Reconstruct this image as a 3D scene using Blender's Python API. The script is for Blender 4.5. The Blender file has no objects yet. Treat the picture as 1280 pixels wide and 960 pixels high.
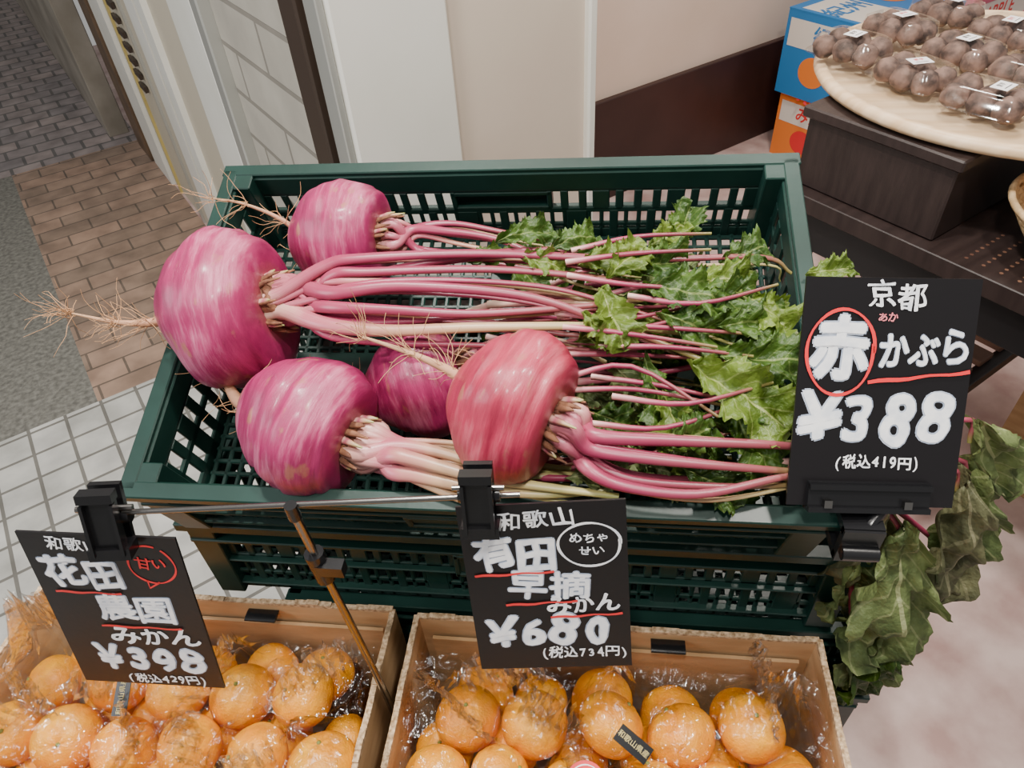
import bpy, math, random
from mathutils import Vector, Matrix, noise
rnd=random.Random(7)
V=Vector
# ------------------------------------------------------------------ materials
def srgb(r,g,b):
    f=lambda c:(c/255/12.92) if c/255<=.04045 else ((c/255+.055)/1.055)**2.4
    return (f(r),f(g),f(b),1)
def newmat(name):
    m=bpy.data.materials.new(name);m.use_nodes=True
    nt=m.node_tree;b=nt.nodes['Principled BSDF'];return m,nt,b
def N(nt,t,**k):
    n=nt.nodes.new(t)
    for a,v in k.items():setattr(n,a,v)
    return n
def pmat(name,c1,c2=None,scale=20,rough=.5,bump=0,bscale=60,metal=0,coat=0,stretch=(1,1,1),detail=6,lo=.35,hi=.65,spec=.5):
    m,nt,b=newmat(name);l=nt.links
    tc=N(nt,'ShaderNodeTexCoord');mp=N(nt,'ShaderNodeMapping');mp.inputs['Scale'].default_value=stretch
    l.new(tc.outputs['Object'],mp.inputs['Vector'])
    b.inputs['Roughness'].default_value=rough;b.inputs['Metallic'].default_value=metal
    b.inputs['Coat Weight'].default_value=coat;b.inputs['Coat Roughness'].default_value=.15;b.inputs['Specular IOR Level'].default_value=spec
    if c2 is None:b.inputs['Base Color'].default_value=c1
    else:
        n=N(nt,'ShaderNodeTexNoise');n.inputs['Scale'].default_value=scale;n.inputs['Detail'].default_value=detail
        l.new(mp.outputs[0],n.inputs['Vector'])
        r=N(nt,'ShaderNodeValToRGB');r.color_ramp.elements[0].position=lo;r.color_ramp.elements[1].position=hi
        r.color_ramp.elements[0].color=c1;r.color_ramp.elements[1].color=c2
        l.new(n.outputs['Fac'],r.inputs[0]);l.new(r.outputs[0],b.inputs['Base Color'])
    if bump:
        n2=N(nt,'ShaderNodeTexNoise');n2.inputs['Scale'].default_value=bscale;n2.inputs['Detail'].default_value=4
        l.new(mp.outputs[0],n2.inputs['Vector'])
        bp=N(nt,'ShaderNodeBump');bp.inputs['Strength'].default_value=bump;bp.inputs['Distance'].default_value=.002
        l.new(n2.outputs['Fac'],bp.inputs['Height']);l.new(bp.outputs[0],b.inputs['Normal'])
    return m
def brickmat(name,c1,c2,mortar,bw,bh,ms,offset=.5,rough=.7,bump=.5,vert=False,lo=.62,hi=1.15):
    m,nt,b=newmat(name);l=nt.links
    tc=N(nt,'ShaderNodeTexCoord');br=N(nt,'ShaderNodeTexBrick');br.offset=offset
    for k,v in (('Scale',1.0),('Brick Width',bw),('Row Height',bh),('Mortar Size',ms)):br.inputs[k].default_value=v
    br.inputs['Color1'].default_value=c1;br.inputs['Color2'].default_value=c2;br.inputs['Mortar'].default_value=mortar
    if vert:
        sp=N(nt,'ShaderNodeSeparateXYZ');cb=N(nt,'ShaderNodeCombineXYZ');l.new(tc.outputs['Object'],sp.inputs[0])
        l.new(sp.outputs['X'],cb.inputs['X']);l.new(sp.outputs['Z'],cb.inputs['Y']);l.new(cb.outputs[0],br.inputs['Vector'])
    else:l.new(tc.outputs['Object'],br.inputs['Vector'])
    n=N(nt,'ShaderNodeTexNoise');n.inputs['Scale'].default_value=9;n.inputs['Detail'].default_value=8
    l.new(tc.outputs['Object'],n.inputs['Vector'])
    r=N(nt,'ShaderNodeValToRGB');r.color_ramp.elements[0].color=(lo,lo,lo,1);r.color_ramp.elements[1].color=(hi,hi,hi,1)
    r.color_ramp.elements[0].position=.3;r.color_ramp.elements[1].position=.7
    l.new(n.outputs['Fac'],r.inputs[0])
    mx=N(nt,'ShaderNodeMix',data_type='RGBA',blend_type='MULTIPLY');mx.inputs['Factor'].default_value=1
    l.new(br.outputs['Color'],mx.inputs['A']);l.new(r.outputs[0],mx.inputs['B']);l.new(mx.outputs['Result'],b.inputs['Base Color'])
    b.inputs['Roughness'].default_value=rough
    bp=N(nt,'ShaderNodeBump');bp.inputs['Strength'].default_value=bump;bp.inputs['Distance'].default_value=.004;bp.invert=True
    l.new(br.outputs['Fac'],bp.inputs['Height']);l.new(bp.outputs[0],b.inputs['Normal'])
    return m
def turnipmat(name,deep,mid,pale):
    m,nt,b=newmat(name);l=nt.links
    tc=N(nt,'ShaderNodeTexCoord');uv=N(nt,'ShaderNodeUVMap')
    sx=N(nt,'ShaderNodeSeparateXYZ');l.new(uv.outputs[0],sx.inputs[0])
    mp=N(nt,'ShaderNodeMapping');mp.inputs['Scale'].default_value=(1,1,9);l.new(tc.outputs['Object'],mp.inputs[0])
    n=N(nt,'ShaderNodeTexNoise');n.inputs['Scale'].default_value=17;n.inputs['Detail'].default_value=10;n.inputs['Roughness'].default_value=.7
    l.new(mp.outputs[0],n.inputs['Vector'])
    n0=N(nt,'ShaderNodeTexNoise');n0.inputs['Scale'].default_value=14;n0.inputs['Detail'].default_value=3;l.new(tc.outputs['Object'],n0.inputs['Vector'])
    av=N(nt,'ShaderNodeMix',data_type='FLOAT');av.inputs[0].default_value=.45;l.new(n.outputs['Fac'],av.inputs[2]);l.new(n0.outputs['Fac'],av.inputs[3])
    r=N(nt,'ShaderNodeValToRGB');e=r.color_ramp.elements
    e[0].position=.34;e[0].color=deep;e[1].position=.68;e[1].color=pale
    x=e.new(.52);x.color=mid
    l.new(av.outputs[0],r.inputs[0])
    g=N(nt,'ShaderNodeValToRGB');e=g.color_ramp.elements;e[0].position=0;e[0].color=(1,1,1,1);e[1].position=1;e[1].color=(1,1,1,1)
    a=e.new(.07);a.color=(.9,.9,.9,1);a=e.new(.18);a.color=(0,0,0,1);a=e.new(.86);a.color=(0,0,0,1);a=e.new(.95);a.color=(.9,.9,.9,1)
    l.new(sx.outputs['Y'],g.inputs[0])
    n3=N(nt,'ShaderNodeTexNoise');n3.inputs['Scale'].default_value=60;n3.inputs['Detail'].default_value=5;l.new(tc.outputs['Object'],n3.inputs['Vector'])
    mr=N(nt,'ShaderNodeMath',operation='MULTIPLY');l.new(g.outputs[0],mr.inputs[0]);l.new(n3.outputs['Fac'],mr.inputs[1])
    mm=N(nt,'ShaderNodeMath',operation='MULTIPLY');mm.inputs[1].default_value=1.6;mm.use_clamp=True;l.new(mr.outputs[0],mm.inputs[0])
    mx=N(nt,'ShaderNodeMix',data_type='RGBA');l.new(mm.outputs[0],mx.inputs['Factor']);l.new(r.outputs[0],mx.inputs['A']);mx.inputs['B'].default_value=(.27,.10,.05,1)
    v=N(nt,'ShaderNodeTexNoise');v.inputs['Scale'].default_value=30;v.inputs['Detail'].default_value=4
    mp2=N(nt,'ShaderNodeMapping');mp2.inputs['Scale'].default_value=(1,1,2.2);mp2.inputs['Location'].default_value=(3,1,2);l.new(tc.outputs['Object'],mp2.inputs[0]);l.new(mp2.outputs[0],v.inputs['Vector'])
    vr=N(nt,'ShaderNodeValToRGB');vr.color_ramp.elements[0].position=.62;vr.color_ramp.elements[0].color=(0,0,0,1);vr.color_ramp.elements[1].position=.69;vr.color_ramp.elements[1].color=(.8,.8,.8,1)
    l.new(v.outputs['Fac'],vr.inputs[0])
    m2=N(nt,'ShaderNodeMix',data_type='RGBA');l.new(vr.outputs[0],m2.inputs['Factor']);l.new(mx.outputs['Result'],m2.inputs['A']);m2.inputs['B'].default_value=(.36,.13,.09,1)
    l.new(m2.outputs['Result'],b.inputs['Base Color'])
    b.inputs['Roughness'].default_value=.38;b.inputs['Specular IOR Level'].default_value=.5
    b.inputs['Coat Weight'].default_value=.15;b.inputs['Coat Roughness'].default_value=.18
    bp=N(nt,'ShaderNodeBump');bp.inputs['Strength'].default_value=.55;bp.inputs['Distance'].default_value=.002
    l.new(n.outputs['Fac'],bp.inputs['Height']);l.new(bp.outputs[0],b.inputs['Normal'])
    return m
def gradmat(name,stops,rough=.36,streak=(1,30),amt=.35):
    m,nt,b=newmat(name);l=nt.links
    uv=N(nt,'ShaderNodeUVMap');sx=N(nt,'ShaderNodeSeparateXYZ');l.new(uv.outputs[0],sx.inputs[0])
    r=N(nt,'ShaderNodeValToRGB');e=r.color_ramp.elements
    e[0].position=stops[0][0];e[0].color=stops[0][1];e[1].position=stops[-1][0];e[1].color=stops[-1][1]
    for p,c in stops[1:-1]:
        x=e.new(p);x.color=c
    mp=N(nt,'ShaderNodeMapping');mp.inputs['Scale'].default_value=(streak[0],streak[1],1);l.new(uv.outputs[0],mp.inputs[0])
    n=N(nt,'ShaderNodeTexNoise');n.inputs['Scale'].default_value=1;n.inputs['Detail'].default_value=3;l.new(mp.outputs[0],n.inputs['Vector'])
    tc=N(nt,'ShaderNodeTexCoord');n2=N(nt,'ShaderNodeTexNoise');n2.inputs['Scale'].default_value=30;n2.inputs['Detail'].default_value=5;l.new(tc.outputs['Object'],n2.inputs['Vector'])
    av=N(nt,'ShaderNodeMix',data_type='FLOAT');av.inputs[0].default_value=.5;l.new(n.outputs['Fac'],av.inputs[2]);l.new(n2.outputs['Fac'],av.inputs[3])
    ad=N(nt,'ShaderNodeMath',operation='MULTIPLY_ADD');ad.inputs[1].default_value=amt*1.6;l.new(av.outputs[0],ad.inputs[0])
    sb=N(nt,'ShaderNodeMath',operation='SUBTRACT');sb.inputs[1].default_value=amt*.8;l.new(sx.outputs['X'],sb.inputs[0]);l.new(sb.outputs[0],ad.inputs[2])
    l.new(ad.outputs[0],r.inputs[0]);l.new(r.outputs[0],b.inputs['Base Color']);b.inputs['Roughness'].default_value=rough
    return m
def leafmat(name,ca,cb,vein,trans=.3,rough=.42):
    m,nt,b=newmat(name);l=nt.links
    tc=N(nt,'ShaderNodeTexCoord');uv=N(nt,'ShaderNodeUVMap');sx=N(nt,'ShaderNodeSeparateXYZ');l.new(uv.outputs[0],sx.inputs[0])
    n=N(nt,'ShaderNodeTexNoise');n.inputs['Scale'].default_value=28;n.inputs['Detail'].default_value=5;l.new(tc.outputs['Object'],n.inputs['Vector'])
    r=N(nt,'ShaderNodeValToRGB');r.color_ramp.elements[0].position=.3;r.color_ramp.elements[1].position=.68;r.color_ramp.elements[0].color=ca;r.color_ramp.elements[1].color=cb
    l.new(n.outputs['Fac'],r.inputs[0])
    def M(op,a,bb=None):
        x=N(nt,'ShaderNodeMath',operation=op)
        for i,q in enumerate((a,bb)):
            if q is None:continue
            if isinstance(q,(int,float)):x.inputs[i].default_value=q
            else:l.new(q,x.inputs[i])
        return x.outputs[0]
    q=M('ABSOLUTE',M('SUBTRACT',sx.outputs['Y'],.5))
    mid=M('LESS_THAN',q,.022)
    sv=M('SINE',M('MULTIPLY',M('SUBTRACT',sx.outputs['X'],M('MULTIPLY',q,.45)),44))
    sv=M('GREATER_THAN',sv,.94)
    vv=M('MULTIPLY',M('MAXIMUM',mid,M('MULTIPLY',sv,.45)),.8)
    mx=N(nt,'ShaderNodeMix',data_type='RGBA');l.new(vv,mx.inputs['Factor']);l.new(r.outputs[0],mx.inputs['A']);mx.inputs['B'].default_value=vein
    l.new(mx.outputs['Result'],b.inputs['Base Color']);b.inputs['Roughness'].default_value=rough
    n2=N(nt,'ShaderNodeTexNoise');n2.inputs['Scale'].default_value=110;n2.inputs['Detail'].default_value=4;l.new(tc.outputs['Object'],n2.inputs['Vector'])
    bp=N(nt,'ShaderNodeBump');bp.inputs['Strength'].default_value=1.0;bp.inputs['Distance'].default_value=.004;l.new(n2.outputs['Fac'],bp.inputs['Height']);l.new(bp.outputs[0],b.inputs['Normal'])
    t=N(nt,'ShaderNodeBsdfTranslucent');l.new(mx.outputs['Result'],t.inputs[0])
    ms=N(nt,'ShaderNodeMixShader');ms.inputs[0].default_value=trans
    out=nt.nodes['Material Output'];l.new(b.outputs[0],ms.inputs[1]);l.new(t.outputs[0],ms.inputs[2]);l.new(ms.outputs[0],out.inputs[0])
    return m
def filmmat(name,gl=.12,fr=.4,rough=.12,bump=0,bs=70):
    m,nt,b=newmat(name);l=nt.links
    t=N(nt,'ShaderNodeBsdfTransparent')
    g=N(nt,'ShaderNodeBsdfGlossy');g.inputs['Roughness'].default_value=rough;g.inputs[0].default_value=(1,1,1,1)
    lw=N(nt,'ShaderNodeLayerWeight');lw.inputs[0].default_value=.3
    if bump:
        tc=N(nt,'ShaderNodeTexCoord');n=N(nt,'ShaderNodeTexNoise');n.inputs['Scale'].default_value=bs;n.inputs['Detail'].default_value=3;n.inputs['Distortion'].default_value=1.5
        l.new(tc.outputs['Object'],n.inputs['Vector']);bp=N(nt,'ShaderNodeBump');bp.inputs['Strength'].default_value=bump;bp.inputs['Distance'].default_value=.004
        l.new(n.outputs['Fac'],bp.inputs['Height']);l.new(bp.outputs[0],g.inputs['Normal']);l.new(bp.outputs[0],lw.inputs['Normal'])
    mu=N(nt,'ShaderNodeMath',operation='MULTIPLY_ADD');mu.inputs[1].default_value=fr;mu.inputs[2].default_value=gl;l.new(lw.outputs['Fresnel'],mu.inputs[0])
    ms=N(nt,'ShaderNodeMixShader');l.new(mu.outputs[0],ms.inputs[0]);l.new(t.outputs[0],ms.inputs[1]);l.new(g.outputs[0],ms.inputs[2])
    l.new(ms.outputs[0],nt.nodes['Material Output'].inputs[0]);return m

GREEN=pmat('crate_green_plastic',(.0045,.024,.018,1),(.008,.036,.028,1),scale=12,rough=.38,bump=.1,bscale=90)
TURN=turnipmat('turnip_skin_magenta',(.17,.006,.048,1),(.34,.022,.105,1),(.62,.18,.30,1))
TURNR=turnipmat('turnip_skin_red',(.20,.006,.030,1),(.40,.028,.068,1),(.56,.12,.16,1))
STEM=gradmat('stem_magenta',[(0,(.66,.42,.36,1)),(.12,(.48,.15,.19,1)),(.35,(.33,.04,.095,1)),(.6,(.25,.03,.07,1)),(.85,(.24,.06,.065,1)),(1,(.20,.19,.05,1))])
STEMP=gradmat('stem_pale',[(0,(.68,.50,.38,1)),(.2,(.60,.30,.27,1)),(.35,(.44,.10,.15,1)),(.6,(.48,.28,.17,1)),(1,(.34,.36,.12,1))])
ROOT=gradmat('root_tan',[(0,(.44,.12,.13,1)),(.3,(.50,.25,.15,1)),(1,(.48,.29,.16,1))],rough=.7)
HAIR=pmat('root_hair_tan',(.50,.28,.14,1),rough=.8)
CROWN=pmat('crown_brown',(.10,.035,.02,1),(.28,.12,.06,1),scale=120,rough=.8,bump=.6,bscale=150)
LEAF=leafmat('leaf_green',(.022,.060,.008,1),(.080,.155,.020,1),(.24,.31,.09,1))
LEAFL=leafmat('leaf_light',(.055,.105,.010,1),(.18,.265,.036,1),(.38,.43,.15,1))
LEAFD=leafmat('leaf_wilted',(.055,.088,.025,1),(.20,.25,.085,1),(.38,.40,.20,1),trans=.22,rough=.6)
LEAFW=leafmat('leaf_wilted_purple',(.060,.066,.030,1),(.18,.18,.085,1),(.33,.31,.18,1),trans=.22,rough=.65)
BLACK=pmat('black_board',(.006,.005,.006,1),rough=.35,bump=.05,bscale=200)
BPL=pmat('black_plastic',(.007,.007,.008,1),rough=.25)
STEEL=pmat('dark_steel',(.25,.24,.23,1),rough=.25,metal=1)
INK=pmat('white_marker',(.74,.77,.83,1),(.94,.94,.95,1),scale=90,rough=.6,lo=.35,hi=.6)
INKG=pmat('white_marker_thin',(.30,.36,.48,1),(.55,.60,.70,1),scale=140,rough=.6)
RED=pmat('red_marker',(.75,.03,.035,1),rough=.5)
PINK=pmat('pink_marker',(.75,.22,.25,1),rough=.5)
KRAFT=pmat('cardboard',(.42,.26,.12,1),(.54,.35,.18,1),scale=14,rough=.85,bump=.15,bscale=120,stretch=(1,1,4))
KRAFTE=pmat('cardboard_edge',(.26,.16,.08,1),(.66,.48,.30,1),scale=240,rough=.9)
ORANGE=pmat('mandarin_peel',(.82,.27,.0,1),(.90,.40,.002,1),scale=25,rough=.34,bump=.5,bscale=420)
NAVEL=pmat('mandarin_navel',(.20,.22,.04,1),rough=.7)
FILM=filmmat('clear_bag_film',.035,.50,.13,bump=1.0,bs=42);PET=filmmat('clear_pet',.03,.25,.08)
GOLD=pmat('label_gold',(.62,.50,.20,1),rough=.4)
WHITE=pmat('white_label',(.86,.84,.84,1),rough=.5)
WOOD=pmat('pine_tray_wood',(.66,.45,.26,1),(.82,.62,.41,1),scale=6,rough=.4,stretch=(1,9,1),bump=.05)
DBROWN=pmat('dark_brown_wood',(.018,.010,.009,1),(.030,.018,.016,1),scale=10,rough=.5,stretch=(1,6,1),bump=.1)
SLAT=pmat('slat_wood',(.10,.045,.03,1),(.20,.10,.06,1),scale=10,rough=.6)
TARO=pmat('taro_skin',(.045,.025,.019,1),(.21,.125,.095,1),scale=50,rough=.75,bump=.7,bscale=130)
WICK=pmat('wicker',(.42,.27,.13,1),(.62,.44,.25,1),scale=60,rough=.6)

# ------------------------------------------------------------------ mesh builder
class B:
    def __init__(s,name):
        s.name=name;s.v=[];s.f=[];s.mi=[];s.uv=[];s.sm=[];s.mats=[]
    def mid(s,m):
        if m not in s.mats:s.mats.append(m)
        return s.mats.index(m)
    def add(s,vs,fs,mat,uvs=None,smooth=False,M=None):
        o=len(s.v);s.v+=[(M@V(p) if M else V(p)) for p in vs];k=s.mid(mat)
        for f in fs:
            s.f.append([i+o for i in f]);s.mi.append(k);s.sm.append(smooth)
            s.uv.append([uvs[i] if uvs else (0,0) for i in f])
    def box(s,c,sz,mat,M=None):
        x,y,z=c;a,b,d=[q/2 for q in sz]
        vs=[(x+i*a,y+j*b,z+k*d) for k in(-1,1) for j in(-1,1) for i in(-1,1)]
        s.add(vs,[(0,2,3,1),(4,5,7,6),(0,1,5,4),(2,6,7,3),(0,4,6,2),(1,3,7,5)],mat,M=M)
    def grid(s,P,mat,UV=None,smooth=True,closed=False,M=None):
        n=len(P);m=len(P[0]);vs=[p for r in P for p in r]
        uv=[q for r in UV for q in r] if UV else None
        fs=[]
        for i in range(n-1):
            for j in range(m if closed else m-1):
                j2=(j+1)%m;fs.append((i*m+j,i*m+j2,(i+1)*m+j2,(i+1)*m+j))
        s.add(vs,fs,mat,uv,smooth,M)
    def tube(s,pts,rad,mat,seg=8,sub=4,flat=1,cap=True,M=None):
        pts=[V(p) for p in pts]
        if len(pts)>2 and sub>1:
            q=[];rr=[];e=[pts[0]*2-pts[1]]+pts+[pts[-1]*2-pts[-2]]
            for i in range(1,len(e)-2):
                for k in range(sub):
                    t=k/sub;a,b,c,d=e[i-1:i+3]
                    q.append(.5*((2*b)+(c-a)*t+(2*a-5*b+4*c-d)*t*t+(3*b-a-3*c+d)*t**3))
                    rr.append((i-1+t)/(len(pts)-1))
            q.append(pts[-1]);rr.append(1)
        else:
            q=pts;rr=[i/(len(pts)-1) for i in range(len(pts))]
        def R(t):
            if isinstance(rad,(int,float)):return rad
            x=t*(len(rad)-1);i=min(int(x),len(rad)-2);return rad[i]+(rad[i+1]-rad[i])*(x-i)
        n=None;P=[];U=[]
        for i,p in enumerate(q):
            d=(q[min(i+1,len(q)-1)]-q[max(i-1,0)]).normalized()
            if n is None:n=d.orthogonal().normalized() if abs(d.z)>.9 else d.cross(V((0,0,1))).normalized()
            n=(n-d*n.dot(d)).normalized();b=d.cross(n);r=R(rr[i])
            P.append([p+n*math.cos(a)*r+b*math.sin(a)*r*flat for a in [2*math.pi*k/seg for k in range(seg)]])
            U.append([(rr[i],abs(k/seg-.5)*2) for k in range(seg)])
        s.grid(P,mat,U,True,True,M)
        if cap:
            for r in (P[0],P[-1]):s.add(r,[tuple(range(seg))],mat,[(0 if r is P[0] else 1,0)]*seg,False,M)
    def ball(s,c,r,mat,nu=20,nv=12,fn=None,M=None,sz=(1,1,1)):
        P=[];U=[]
        for i in range(nv+1):
            th=math.pi*i/nv;row=[];ur=[]
            for j in range(nu):
                ph=2*math.pi*j/nu;d=V((math.sin(th)*math.cos(ph),math.sin(th)*math.sin(ph),math.cos(th)))
                k=fn(d,th,ph) if fn else 1
                row.append(V(c)+V((d.x*r*k*sz[0],d.y*r*k*sz[1],d.z*r*k*sz[2])));ur.append((j/nu,1-i/nv))
            P.append(row);U.append(ur)
        s.grid(P,mat,U,True,True,M)
    def text(s,body,x,y,size,mat,M,ang=0,sx=1,off=.0,z=.0011,w=0,halo=False,jit=0):
        """hand lettered text: per glyph jitter and wobble, stroke weight w by repeated passes of the marker"""
        wd=[(.60 if ord(c)<256 else 1.0) for c in body]
        if jit==0 and w==0:glyphs=[(body,0)]
        else:
            tot=sum(wd);glyphs=[];p=-tot/2
            for c,q in zip(body,wd):glyphs.append((c,(p+q/2)*size*sx));p+=q
        rr=random.Random(hash_str(body))
        for ch,gx in glyphs:
            cu=bpy.data.curves.new('tmp','FONT');cu.body=ch;cu.size=size;cu.align_x='CENTER';cu.align_y='CENTER'
            cu.offset=off*size;cu.extrude=.0;cu.resolution_u=3
            ob=bpy.data.objects.new('tmp',cu);bpy.context.collection.objects.link(ob)
            bpy.context.view_layer.update()
            me=bpy.data.meshes.new_from_object(ob.evaluated_get(bpy.context.evaluated_depsgraph_get()))
            vs=[v.co.copy() for v in me.vertices];fs=[tuple(p.vertices) for p in me.polygons]
            bpy.data.objects.remove(ob);bpy.data.curves.remove(cu);bpy.data.meshes.remove(me)
            if jit:
                sd=rr.uniform(0,50);f=2.2/size
                vs=[V((v.x+noise.noise(V((v.x*f,v.y*f,sd)))*size*jit*1.3,v.y+noise.noise(V((v.x*f,v.y*f,sd+9)))*size*jit*1.3,0)) for v in vs]
            T=M@Matrix.Translation((x,y,0))@Matrix.Rotation(math.radians(ang),4,'Z')@Matrix.Translation((gx,rr.uniform(-jit,jit)*size*.8,0))@Matrix.Rotation(rr.uniform(-jit,jit)*1.6,4,'Z')@Matrix.Diagonal((sx*(1+rr.uniform(-jit,jit)),1+rr.uniform(-jit,jit),1,1))
            passes=[]
            if halo:passes+=[(math.cos(a*.785)*(w+.024)*size,math.sin(a*.785)*(w+.024)*size,z+.00002*a,INKG) for a in range(8)]
            if w:passes+=[(math.cos(a*.785)*w*size,math.sin(a*.785)*w*size,z+.0004+.00002*a,mat) for a in range(8)]
            else:passes+=[(0,0,z+.0004,mat)]
            for dx,dy,zz,mm in passes:s.add([(v.x+dx,v.y+dy,zz) for v in vs],fs,mm,M=T)
    def stroke(s,pts,w,mat,M,z=.0014):
        P=[]
        for i,p in enumerate(pts):
            p=V((p[0],p[1],0));a=V((*pts[max(i-1,0)],0));b=V((*pts[min(i+1,len(pts)-1)],0));d=(b-a).normalized();n=V((-d.y,d.x,0))
            ww=w*(1+.25*math.sin(i*.7)) if w<.01 else w
            P.append([(p+n*ww/2)+V((0,0,z)),(p-n*ww/2)+V((0,0,z))])
        s.grid(P,mat,M=M,smooth=False)
    def done(s,M=None,parent=None,bevel=0,bseg=1):
        me=bpy.data.meshes.new(s.name);me.from_pydata([tuple(v) for v in s.v],[],s.f)
        for m in s.mats:me.materials.append(m)
        ul=me.uv_layers.new(name='UVMap')
        for p,mi,sm,uv in zip(me.polygons,s.mi,s.sm,s.uv):
            p.material_index=mi;p.use_smooth=sm
            for a in range(len(uv)):ul.data[p.loop_start+a].uv=uv[a]
        me.update();o=bpy.data.objects.new(s.name,me);bpy.context.collection.objects.link(o)
        if M:o.matrix_world=M
        if parent:o.parent=parent
        if bevel:
            b=o.modifiers.new('bevel','BEVEL');b.width=bevel;b.segments=bseg;b.limit_method='ANGLE'
        return o
def hash_str(s):
    h=7
    for c in s:h=(h*31+ord(c))%100003
    return h
def frame(x,y,z,o):
    return Matrix(((x[0],y[0],z[0],o[0]),(x[1],y[1],z[1],o[1]),(x[2],y[2],z[2],o[2]),(0,0,0,1)))
def board_frame(X,Y,O):
    X=V(X).normalized();Y=V(Y);Y=(Y-X*Y.dot(X)).normalized();return frame(X,Y,X.cross(Y),O)
def empty(name,M=None):
    e=bpy.data.objects.new(name,None);e.empty_display_size=.05;bpy.context.collection.objects.link(e)
    if M:e.matrix_world=M
    return e

# ------------------------------------------------------------------ camera
cam=bpy.data.cameras.new('camera');co=bpy.data.objects.new('camera',cam);bpy.context.collection.objects.link(co)
q=Matrix(((.9934,-.0265,.1119),(.0999,.6809,-.7256),(-.0566,.7319,.6791))).to_quaternion();q.normalize()
co.matrix_world=Matrix.Translation((0,0,1.5))@q.to_matrix().to_4x4()
cam.sensor_width=36;cam.lens=25.3;cam.clip_start=.02
bpy.context.scene.camera=co

# ------------------------------------------------------------------ building frame (a,b)
A=V((.7604,.6494,0));Bv=V((-.6494,.7604,0))
BF=frame(A,Bv,(0,0,1),(0,0,0))
def slab(name,a0,a1,b0,b1,z0,z1,mat,bevel=0):
    b=B(name);b.box(((a0+a1)/2,(b0+b1)/2,(z0+z1)/2),(a1-a0,b1-b0,z1-z0),mat);return b.done(BF,bevel=bevel)
F_INT=pmat('floor_pink_concrete',srgb(172,140,134),srgb(214,190,184),scale=7,rough=.5,bump=.1,bscale=80)
F_ASP=pmat('asphalt',srgb(98,96,90),srgb(132,130,122),scale=60,rough=.9,bump=.6,bscale=300)
F_TILE=brickmat('sidewalk_white_tile',srgb(204,202,196),srgb(186,185,178),srgb(120,117,110),.105,.105,.005,offset=0,lo=.7,hi=1.1)
F_BRN=brickmat('sidewalk_brown_paver',srgb(172,142,122),srgb(142,122,106),srgb(108,94,82),.2,.1,.004)
F_FAR=brickmat('sidewalk_grey_paver',srgb(164,150,146),srgb(140,132,132),srgb(104,100,98),.14,.12,.008)
slab('floor',.395,6,-3,6,-.05,0,F_INT)
slab('floor_tile_strip',-3,.395,-3,2.12,-.05,0,F_TILE)
slab('floor_paver_strip',-.217,.395,2.12,4.12,-.05,0,F_BRN)
slab('floor_asphalt',-3,-.217,2.12,4.3,-.05,0,F_ASP)
slab('floor_paver_far',-.6,.395,4.12,14,-.05,.002,F_FAR)
slab('floor_street',-9,-.6,4.3,14,-.05,0,F_ASP)
CREAM=pmat('cream_wall_paint',srgb(206,190,174),srgb(214,200,184),scale=3,rough=.7,bump=.08,bscale=160)
WPAINT=pmat('white_frame_paint',srgb(222,220,210),srgb(230,228,220),scale=5,rough=.45)
ALU=pmat('aluminium',srgb(186,186,180),rough=.35,metal=.5)
DKF=pmat('dark_bronze_frame',srgb(58,46,38),rough=.4)
BLOCK=brickmat('grey_block_wall',srgb(180,174,162),srgb(172,166,154),srgb(136,130,120),.42,.11,.006,bump=.8,vert=True,lo=.86,hi=1.06)
PINKW=pmat('pink_beige_wall',srgb(222,198,180),srgb(228,206,190),scale=3,rough=.75)
BASEB=pmat('dark_baseboard',srgb(50,28,24),srgb(60,36,32),scale=5,rough=.45)
def facade(name,b0,b1,mat,th=.06,off=0,z0=0,z1=2.5,bevel=.004):
    o=B(name);o.box((0,0,(z0+z1)/2),(b1-b0,th,z1-z0),mat)
    M=BF@Matrix.Translation((.395+off+th/2,(b0+b1)/2,0))@Matrix.Rotation(math.radians(90),4,'Z')
    return o.done(M,bevel=bevel)
facade('wall_left',1.22,1.84,BLOCK,off=.03)
facade('trim_8',1.84,1.90,ALU,th=.07,off=.0)
facade('door_1',1.90,2.16,WPAINT,th=.09)
facade('trim_1',2.16,2.2,ALU,th=.05,off=.02)
facade('trim_2',1.150,1.225,DKF,th=.05,off=-.012)
BEI=pmat('beige_panel',srgb(196,186,166));YEL=pmat('yellow_trim',srgb(196,176,110))
d=B('door_2')
Mf=BF@Matrix.Translation((.395,3.0,0))@Matrix.Rotation(math.radians(90),4,'Z')
d.box((.0,-.03,1.25),(1.6,.04,2.5),BEI)
d.box((.36,-.006,1.0),(.018,.012,2.0),YEL)
d.box((.02,-.006,1.0),(.012,.012,2.0),ALU)
d.box((-.45,-.006,1.1),(.10,.03,2.2),WPAINT);d.box((-.25,-.006,1.1),(.16,.02,2.2),WPAINT)
d.box((.62,-.006,1.1),(.30,.03,2.2),WPAINT)
for k in range(10):d.box((.20,-.0,.52+k*.05),(.09,.012,.022),DKF)
d.done(Mf)
facade('trim_4',3.80,4.05,pmat('brown_column',srgb(110,88,68),srgb(88,70,54),scale=8),th=.2,off=-.02)
facade('trim_5',4.05,4.25,pmat('dark_recess',srgb(44,34,28)),th=.1,off=.0)
facade('wall_far',4.25,12,pmat('far_wall',srgb(126,118,106),srgb(160,152,140),scale=4),th=.1,off=-.12)
slab('trim_6',.405,.60,1.075,1.135,0,2.5,WPAINT,.004)
slab('trim_7',.392,.405,1.085,1.135,0,2.5,ALU,.002)
slab('wall_front',.60,.905,1.11,1.17,0,2.5,CREAM)
slab('trim_9',.905,.925,1.095,1.18,0,2.5,WPAINT,.004)
slab('wall_back',.6,5,2.09,2.2,0,2.5,PINKW)
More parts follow.
